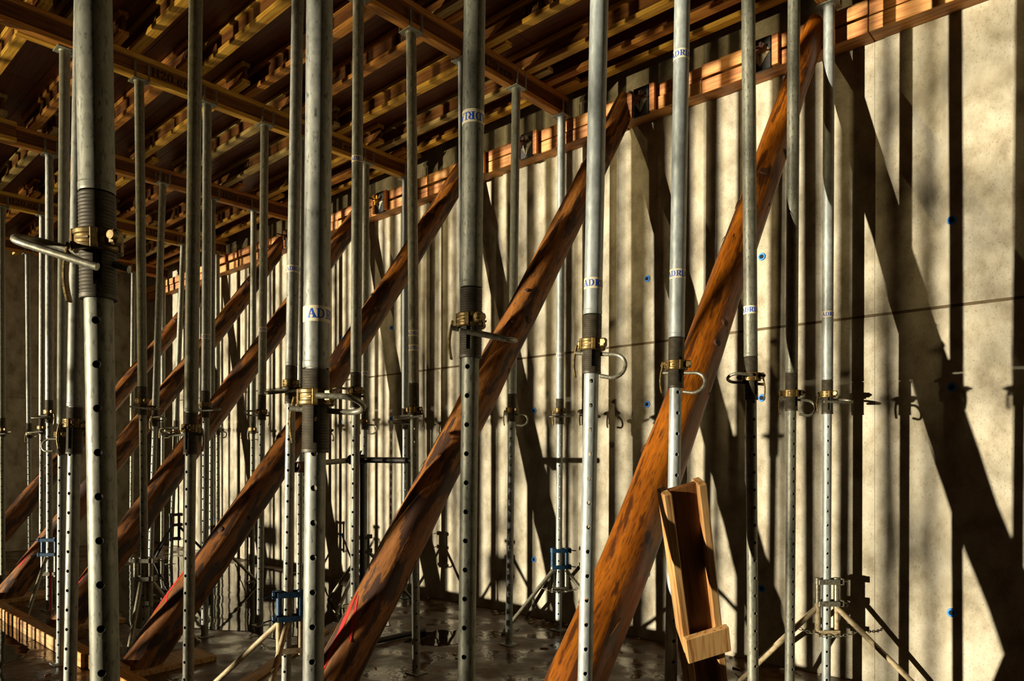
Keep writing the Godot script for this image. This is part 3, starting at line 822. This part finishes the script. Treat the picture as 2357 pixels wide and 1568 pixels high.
func build_logs() -> void:
	make_log([Vector3(2.10, 0.02, -1.95), Vector3(2.58, 0.62, -1.93), Vector3(3.38, 1.67, -1.91), Vector3(5.33, 4.70, -1.83)], 0.140, 0.086, M.log[0], 4, "thick smooth orange log leaning on the long wall beside the propped short beam", [])
	make_log([Vector3(2.26, 0.03, -3.63), Vector3(2.528, 0.431, -3.62), Vector3(3.168, 1.383, -3.60), Vector3(4.23, 2.968, -3.55), Vector3(5.33, 4.66, -3.5)], 0.140, 0.105, M.log[1], 8, "raking log with patches of dark bark and bright red spray at its foot", [[1.3, 0.11, 0.35, 0.85, 0.35], [0.75, 0.07, 0.55, 0.82, 0.7]])
	make_log([Vector3(2.12, 0.03, -5.75), Vector3(2.254, 0.207, -5.75), Vector3(3.153, 1.442, -5.70), Vector3(4.457, 3.356, -5.62), Vector3(5.33, 4.66, -5.56)], 0.138, 0.105, M.log[2], 15, "raking log whose red marked foot stands just behind the kicker timber", [[1.75, 0.09, 0.40, 0.95, 0.0], [1.0, 0.08, 0.46, 0.60, 1.0]])
	make_log([Vector3(2.16, 0.03, -7.68), Vector3(3.645, 2.165, -7.65), Vector3(4.243, 3.018, -7.60), Vector3(5.33, 4.60, -7.5)], 0.138, 0.110, M.log[2], 21, "third raking log from the end wall, dark orange with worn bark", [[1.2, 0.18, 0.20, 0.55, 0.3]])
	make_log([Vector3(2.14, 0.03, -9.65), Vector3(3.342, 1.73, -9.60), Vector3(4.50, 3.36, -9.45), Vector3(5.33, 4.60, -9.37)], 0.135, 0.105, M.log[1], 27, "second raking log from the end wall with a small red mark", [[1.0, 0.15, 0.35, 0.6, 0.2]])
	make_log([Vector3(2.10, 0.03, -11.65), Vector3(2.90, 1.12, -11.6), Vector3(4.606, 3.45, -11.5), Vector3(5.33, 4.5, -11.45)], 0.135, 0.105, M.log[2], 33, "raking log nearest to the end wall, in deep shade", [])
	# sole boards under the feet
	var k := 0
	for z in [-1.95, -3.63, -5.75, -7.68, -9.65, -11.65]:
		var g := Geo.new()
		g.box(Vector3(0, 0.0225, 0), Vector3(0.62, 0.045, 0.36), 0.004)
		solo("sole_board", g, M.worn, "flat sole board under the foot of the %s raking log from the end wall" % ordinal(5 - k), "board", Vector3(2.34, 0, z), "sole boards under the raking logs")
		k += 1

func build_walers() -> void:
	# two squared timbers one above the other along the wall top, in lengths
	var rng := RandomNumberGenerator.new(); rng.seed = 3
	var z := 1.6
	var k := 0
	var cuts := [-1.45, -2.72, -3.52, -4.28, -5.35, -6.55, -7.9, -9.6, -11.4, -14.4]
	for c in cuts:
		var length: float = z - c - 0.004
		for lev in 2:
			var dep := 0.155 + rng.randf_range(-0.012, 0.008)
			var lift := rng.randf_range(-0.012, 0.008)
			var g := Geo.new()
			g.box(Vector3.ZERO, Vector3(dep, 0.108, length), 0.004)
			solo("waler_timber", g, M.waler[(k + lev) % 2], "%s squared orange timber along the wall top, %s length from the end wall" % [["lower", "upper"][lev], ordinal(cuts.size() - 1 - k)], "timber", Vector3(WALL_X - 0.002 - dep * 0.5, 4.695 + 0.127 * lev + lift, c + 0.002 + length * 0.5), "waler timbers along the wall top")
		z = c
		k += 1
	var nm := ["sixth", "fifth", "fourth", "third", "second", "first"]
	k = 0
	for pz in [-2.21, -3.28, -4.60, -5.32, -6.97, -9.05]:
		make_plate(Vector3(WALL_X - 0.168, 4.755, pz), [0, 1, 1, 2, 2, 1][k], "creased diamond anchor plate with tie rod on the walers, %s from the end wall" % nm[k])
		k += 1

func build_floor_things() -> void:
	var rng := RandomNumberGenerator.new(); rng.seed = 77
	# kicker timbers behind which the logs are footed
	var z := -4.36
	var i := 0
	for length in [1.15, 0.62, 0.55, 1.25, 0.50, 0.85, 0.70, 1.3, 0.9]:
		var g := Geo.new()
		g.box(Vector3.ZERO, Vector3(0.11, 0.115, length - 0.01), 0.004)
		solo("kicker_timber", g, M.worn if i % 2 else M.pine[1], "squared kicker timber on the floor at the log feet, %s length from the end wall" % ordinal(8 - i), "timber", Vector3(1.90 + rng.randf_range(-0.03, 0.03), 0.0575, z - length * 0.5), "kicker timbers at the log feet", Basis(Vector3.UP, rng.randf_range(-0.02, 0.02)))
		z -= length
		i += 1
	# red painted steel pins
	for p in [[Vector3(2.27, 0, -6.62), 0.33, "bent red steel pin beside the foot of the third log", true], [Vector3(2.17, 0, -8.12), 0.50, "straight red steel pin beside the kicker timbers", false]]:
		var t := thing("steel_pin", p[2], "pin", p[0])
		var g := Geo.new()
		g.lathe([Vector2(0.0, 0.0), Vector2(0.045, 0.0), Vector2(0.03, 0.03), Vector2(0.013, 0.05)], 12)
		part("footing", g.mesh(), M.concrete, t)
		g = Geo.new()
		g.tube([Vector3(0, 0.03, 0), Vector3(0, 0.10, 0)], 0.009, 10)
		part("bare_shank", g.mesh(), M.rod, t)
		g = Geo.new()
		g.tube([Vector3(0, 0.10, 0), Vector3(0.004, p[1], -0.01)], 0.0105, 10)
		if p[3]:
			g.box(Vector3(-0.02, p[1] + 0.012, -0.03), Vector3(0.075, 0.07, 0.016), 0.006, Basis(Vector3.UP, 0.84))
		part("red_shank", g.mesh(), M.red, t)
	# tripods
	make_tripod(Vector3(5.26, 0, -1.69), -0.85, M.rod, M.cream, "cream tripod with a chain clamped round the prop beside the thick log", 0.62, [1.33, -2.25, -1.25])
	make_tripod(Vector3(5.285, 0, -4.13), -0.75, M.blue, M.rod, "grey tripod with bright blue clamps standing close to the long wall", 0.55, [1.25, -2.6, -1.3])
	make_tripod(Vector3(2.45, 0, -4.13), 2.6, M.blue, M.cream, "pale tripod with blue sleeves round a taped prop in the fifth row", 0.66, [-1.1, -2.2, 2.4])
	make_tripod(Vector3(2.40, 0, -6.40), -0.9, M.rod, M.rod, "grey tripod round a prop beside the bent red pin", 0.42, [0.4, -1.1, 2.2])
	make_tripod(Vector3(2.32, 0, -8.72), 2.4, M.blue, M.rod, "grey tripod with dark blue clamps in the third row from the end wall", 0.42, [0.5, -1.2, 2.3])
	make_tripod(Vector3(4.71, 0, -6.40), 0.4, M.black, M.rod, "dark tripod standing in the puddle in the fourth row", 0.55)
	make_tripod(Vector3(4.58, 0, -11.0), 0.1, M.black, M.black, "black tripod far back in the second row from the end wall", 0.55)
	make_tripod(Vector3(4.08, 0, -8.72), 1.1, M.black, M.rod, "dark tripod round a prop in the third row from the end wall", 0.55)
	# leaning short formwork beam with a cleat
	var foot := Vector3(3.46, 0.0, -1.665)
	var top := Vector3(2.76, 1.522, -1.49)
	lean_beam(foot, top)
	# short scaffold frame beside the third log: post, two rails and open sockets
	var sf := thing("scaffold_frame", "dark scaffold post with two short rails and open sockets", "scaffold", Vector3(3.97, 0, -5.43))
	var gf := Geo.new()
	gf.tube([Vector3(0, 0.0, 0), Vector3(0, 1.665, 0)], 0.0242, 16)
	part("post", gf.mesh(), M.black, sf)
	gf = Geo.new()
	gf.tube([Vector3(-0.06, 1.615, -0.10), Vector3(-0.075, 1.612, 0.84)], 0.0265, 16)
	part("rail", gf.mesh(), M.black, sf)
	gf = Geo.new()
	gf.tube([Vector3(0.03, 1.62, -0.03), Vector3(-0.72, 1.575, 0.05)], 0.0242, 16)
	part("rail", gf.mesh(), M.rod, sf)
	for q in [[Vector3(-0.16, 1.617, 0.06), Vector3(0.70, 0.0, -0.71)], [Vector3(-0.745, 1.556, 0.08), Vector3(0.92, 0.0, -0.40)]]:
		gf = Geo.new()
		var ay: Vector3 = q[1].normalized(); var ax := ay.cross(Vector3.UP).normalized()
		gf.lathe([Vector2(0.042, 0.001), Vector2(0.047, 0.0), Vector2(0.047, 0.11), Vector2(0.042, 0.11), Vector2(0.042, 0.001)], 22, q[0], Basis(ax, ay, ax.cross(ay)))
		gf.lathe([Vector2(0.0, 0.108), Vector2(0.042, 0.108)], 22, q[0], Basis(ax, ay, ax.cross(ay)))
		part("socket", gf.mesh(), M.rust, sf)
	gf = Geo.new()
	gf.box(Vector3(-0.03, 1.61, 0.0), Vector3(0.10, 0.075, 0.075), 0.01)
	gf.tube([Vector3(-0.05, 1.64, 0.02), Vector3(-0.05, 1.70, 0.05)], 0.008, 8)
	part("coupler", gf.mesh(), M.black, sf)
	var gt := Geo.new()
	gt.tube([Vector3(3.60, 0.03, -5.02), Vector3(4.34, 0.03, -4.98)], 0.0242, 16)
	solo("scaffold_tube", gt, M.black, "black scaffold tube lying on the wet floor behind the second log", "tube")
	var gp := Geo.new()
	gp.box(Vector3.ZERO, Vector3(0.10, 0.03, 2.0), 0.003)
	solo("timber_plank", gp, M.worn, "long brown plank lying on the wet floor by the tripod with blue sleeves", "plank", Vector3(2.95, 0.016, -5.15), "", Basis(Vector3.UP, -0.95))
	# standing water
	puddle(Vector3(4.05, 0, -8.8), Vector2(1.55, 3.6), 1, "large muddy puddle mirroring the long wall")
	puddle(Vector3(1.15, 0, -8.0), Vector2(0.82, 2.2), 2, "muddy puddle beside the kicker timbers")
	puddle(Vector3(4.35, 0, -4.75), Vector2(0.35, 0.28), 3, "small puddle near the foot of the second log")
	# scraps
	for k in 46:
		var g := Geo.new()
		var s := Vector3(rng.randf_range(0.02, 0.11), rng.randf_range(0.004, 0.012), rng.randf_range(0.008, 0.025))
		g.box(Vector3(0, s.y * 0.5, 0), s, 0.001)
		var x := rng.randf_range(2.9, 5.3); var zz := rng.randf_range(-5.6, -2.1)
		if k > 30:
			x = rng.randf_range(1.0, 1.9); zz = rng.randf_range(-7.2, -5.2)
		if k > 40:
			x = rng.randf_range(5.2, 5.45); zz = rng.randf_range(-5.0, -1.9)
		solo("wood_scrap", g, M.worn if k % 2 else M.web[0], "small splinter of scrap wood lying on the wet floor", "scrap", Vector3(x, 0.0, zz), "wood scraps on the wet floor", Basis(Vector3.UP, rng.randf_range(0, PI)))
	# mortar crumbs along the foot of the long wall
	var lumps := []
	for k in 4:
		var g := Geo.new()
		var prof := []
		var rr := rng.randf_range(0.012, 0.026)
		for j in 5: prof.append(Vector2(rr * sin(PI * 0.5 * (1.0 - j / 4.0)) * rng.randf_range(0.8, 1.2), rr * 0.7 * j / 4.0))
		prof[4].x = 0.0
		g.lathe(prof, 7)
		lumps.append(g.mesh())
	for k in 60:
		var o := part("mortar_crumb", lumps[k % 4], M.concrete, self, Vector3(rng.randf_range(5.40, 5.52), 0.0, rng.randf_range(-6.4, -0.6)), Basis(Vector3.UP, rng.randf_range(0, TAU)).scaled(Vector3(rng.randf_range(0.7, 1.5), 1.0, rng.randf_range(0.7, 1.5))))
		tag(o, "small mortar crumb lying at the foot of the long wall", "crumb", "mortar crumbs at the foot of the long wall")
	var gs := Geo.new()
	for k in 10:
		for j in 6:
			var q := []
			for c in [[k, j], [k + 1, j], [k + 1, j + 1], [k, j + 1]]:
				var a: float = c[0] / 10.0 * 0.26 - 0.13; var bb: float = c[1] / 6.0 * 0.14 - 0.07
				q.append(Vector3(a, 0.01 + 0.022 * absf(sin(a * 31.0 + bb * 17.0)) + 0.015 * absf(cos(bb * 40.0)), bb * (1.0 - 0.3 * absf(a) / 0.13)))
			var nn: Vector3 = (q[3] - q[0]).cross(q[1] - q[0]).normalized()
			gs.flat(q[0], q[1], q[2], q[3], nn)
	solo("plastic_sheet", gs, M.plastic, "crumpled scrap of clear plastic on the floor by the thick log", "plastic", Vector3(4.55, 0.0, -2.62), "", Basis(Vector3.UP, 0.8))

func lean_beam(foot: Vector3, top: Vector3) -> void:
	var t := thing("short_beam", "worn short formwork beam with a nailed cleat leaning on a prop", "beam", foot)
	var dz := (top - foot).normalized()                     # local z along the beam
	var dy := Vector3(0.6673, 0.0, 0.7448)                   # depth of the section lies across the view
	dy = dy.slide(dz).normalized().rotated(dz, 0.20)
	var dx := dy.cross(dz).normalized()
	t.basis = Basis(dx, dy, dz)
	var l := (top - foot).length()
	for s in [-1.0, 1.0]:
		var g := Geo.new(); g.box(Vector3(0, 0.08 * s, l * 0.5), Vector3(0.08, 0.04, l), 0.006)
		part("flange", g.mesh(), M.worn, t)
	var gw := Geo.new(); gw.box(Vector3(0, 0, l * 0.5), Vector3(0.027, 0.122, l - 0.004), 0.001)
	part("web", gw.mesh(), M.web[0], t)
	var gc := Geo.new(); gc.box(Vector3(0.056, 0.01, 0.87), Vector3(0.032, 0.215, 0.14), 0.003)
	part("cleat", gc.mesh(), M.worn, t)

func puddle(c: Vector3, size: Vector2, sd: int, label: String) -> void:
	var nz := FastNoiseLite.new(); nz.seed = sd; nz.frequency = 1.0; nz.fractal_octaves = 3
	var g := Geo.new()
	var n := 72
	var rim := []
	for k in n:
		var a := TAU * k / n
		var rr := 0.86 + 0.30 * nz.get_noise_2d(cos(a) * 1.5 + 5.0, sin(a) * 1.5)
		rim.append(Vector3(clampf(c.x + cos(a) * size.x * rr, -9.0, WALL_X - 0.004) - c.x, 0.004, sin(a) * size.y * rr))
	for k in n:
		g.tri(Vector3(0, 0.004, 0), rim[k], rim[(k + 1) % n], Vector3.UP, Vector3.UP, Vector3.UP)
		var o: Vector3 = (rim[k] as Vector3); var o2: Vector3 = rim[(k + 1) % n]
		var nn := Vector3(o.x, 0.5, o.z).normalized()
		g.flat(o, o2, Vector3(o2.x, 0, o2.z) * 1.004, Vector3(o.x, 0, o.z) * 1.004, nn)
	solo("puddle", g, M.water, label, "puddle", c)

func build_outside() -> void:
	# a strip of young trees on the open side dapples the low sun
	var rng := RandomNumberGenerator.new(); rng.seed = 41
	var bark := mat(Color(0.16, 0.11, 0.07), 0.9)
	var leaf := mat(Color(0.16, 0.18, 0.05), 0.7)
	leaf.backlight_enabled = true; leaf.backlight = Color(0.10, 0.10, 0.02)
	var across := Vector3(0.408, 0, -0.913)
	var back := Vector3(-0.913, 0, -0.408)
	var k := 0
	for off in [-7.4, -5.6, -4.1, -2.3, -0.9, 0.7, 2.4, 4.0, 5.7, 7.2]:
		var at: Vector3 = Vector3(5.5, -0.21, -6.0) + back * (19.0 + 4.0 * (k % 3) + rng.randf_range(0.0, 1.0)) + across * (off + rng.randf_range(-0.2, 0.2))
		var t := thing("young_tree", "%s thin young tree in the strip outside the open side" % ordinal(k), "tree", at, "young trees outside the open side")
		var trunk := Geo.new(); var twigs := Geo.new(); var leaves := Geo.new()
		var h := rng.randf_range(5.2, 7.0)
		var bend := Vector3(rng.randf_range(-0.3, 0.3), 0, rng.randf_range(-0.3, 0.3))
		trunk.tube([Vector3.ZERO, Vector3.UP * h * 0.35 + bend * 0.4, Vector3.UP * h * 0.7 + bend, Vector3.UP * h + bend * 0.6], 0.075, 8, true, 0.012)
		for b in 22:
			var y := rng.randf_range(0.12, 0.96) * h
			var a := rng.randf_range(0, TAU)
			var l := rng.randf_range(0.5, 1.5) * (1.15 - y / h * 0.6)
			var d := Vector3(cos(a), rng.randf_range(0.1, 0.8), sin(a)).normalized()
			var p0 := Vector3.UP * y + bend * clampf(y / h * 1.3, 0, 1)
			var p1 := p0 + d * l * 0.6; var p2 := p0 + d * l + Vector3.DOWN * l * 0.12
			twigs.tube([p0, p1, p2], 0.018, 5, true, 0.004)
			for c in 3:
				var cc := p1.lerp(p2, rng.randf()) + Vector3(rng.randf_range(-0.2, 0.2), rng.randf_range(-0.2, 0.2), rng.randf_range(-0.2, 0.2))
				for q in 16:
					var o := cc + Vector3(rng.randfn(), rng.randfn() * 0.7, rng.randfn()) * 0.13
					var u := Vector3(rng.randfn(), rng.randfn(), rng.randfn()).normalized(); var w := u.cross(Vector3(rng.randfn(), rng.randfn(), rng.randfn())).normalized()
					var nn := u.cross(w).normalized()
					leaves.flat(o - u * 0.045, o + w * 0.026, o + u * 0.045, o - w * 0.026, nn)
		part("trunk", trunk.mesh(), bark, t)
		part("branches", twigs.mesh(), bark, t)
		var lf := part("foliage", leaves.mesh(), leaf, t)
		lf.set_meta("kind", "stuff")
		k += 1
	# two unseen floodlights out of view by the slab edge, placed to light the deck beams
	var n := 0
	for w in [[Vector3(-9.0, -0.21, -11.6), Vector3(3.4, 5.15, -4.3)], [Vector3(-9.0, -0.21, -16.4), Vector3(3.4, 5.15, -9.2)]]:
		var f := thing("unseen_deck_light", "unseen floodlight at the slab edge, lighting the deck, %s from the end wall" % ordinal(1 - n), "floodlight", w[0], "unseen floodlights outside the open side")
		var lamp_at := Vector3(0, 0.72, 0)
		var aim: Vector3 = (w[1] - w[0] - lamp_at).normalized()
		var fx := Vector3.UP.cross(aim).normalized()
		var look := Basis(fx, aim.cross(fx), aim)          # local z points at the deck
		var g := Geo.new()
		for q in 3:
			var a := TAU * q / 3.0
			g.tube([Vector3(0, 0.60, 0), Vector3(cos(a) * 0.35, 0.0, sin(a) * 0.35)], 0.016, 8)
		part("stand", g.mesh(), M.black, f)
		g = Geo.new()
		g.box(Vector3(0, 0, -0.09), Vector3(0.42, 0.34, 0.14), 0.02)
		part("housing", g.mesh(), M.yellow, f, lamp_at, look)
		g = Geo.new()
		g.box(Vector3(0, 0, -0.012), Vector3(0.34, 0.26, 0.012), 0.003)
		var glow := mat(Color(1, 0.95, 0.85), 0.3)
		glow.emission_enabled = true; glow.emission = Color(1.0, 0.9, 0.7); glow.emission_energy_multiplier = 12.0
		part("unseen_lamp_lens", g.mesh(), glow, f, lamp_at, look)
		var l := SpotLight3D.new(); l.name = "unseen_deck_light_beam"; f.add_child(l, true)
		l.transform = Transform3D(look * Basis(Vector3.UP, PI), lamp_at + aim * 0.04)
		l.light_color = Color(1.0, 0.90, 0.66); l.light_energy = [165.0, 115.0][n]; l.light_size = 0.07
		l.spot_angle = 16.0; l.spot_range = 120.0; l.spot_attenuation = 2.0; l.shadow_enabled = true
		n += 1
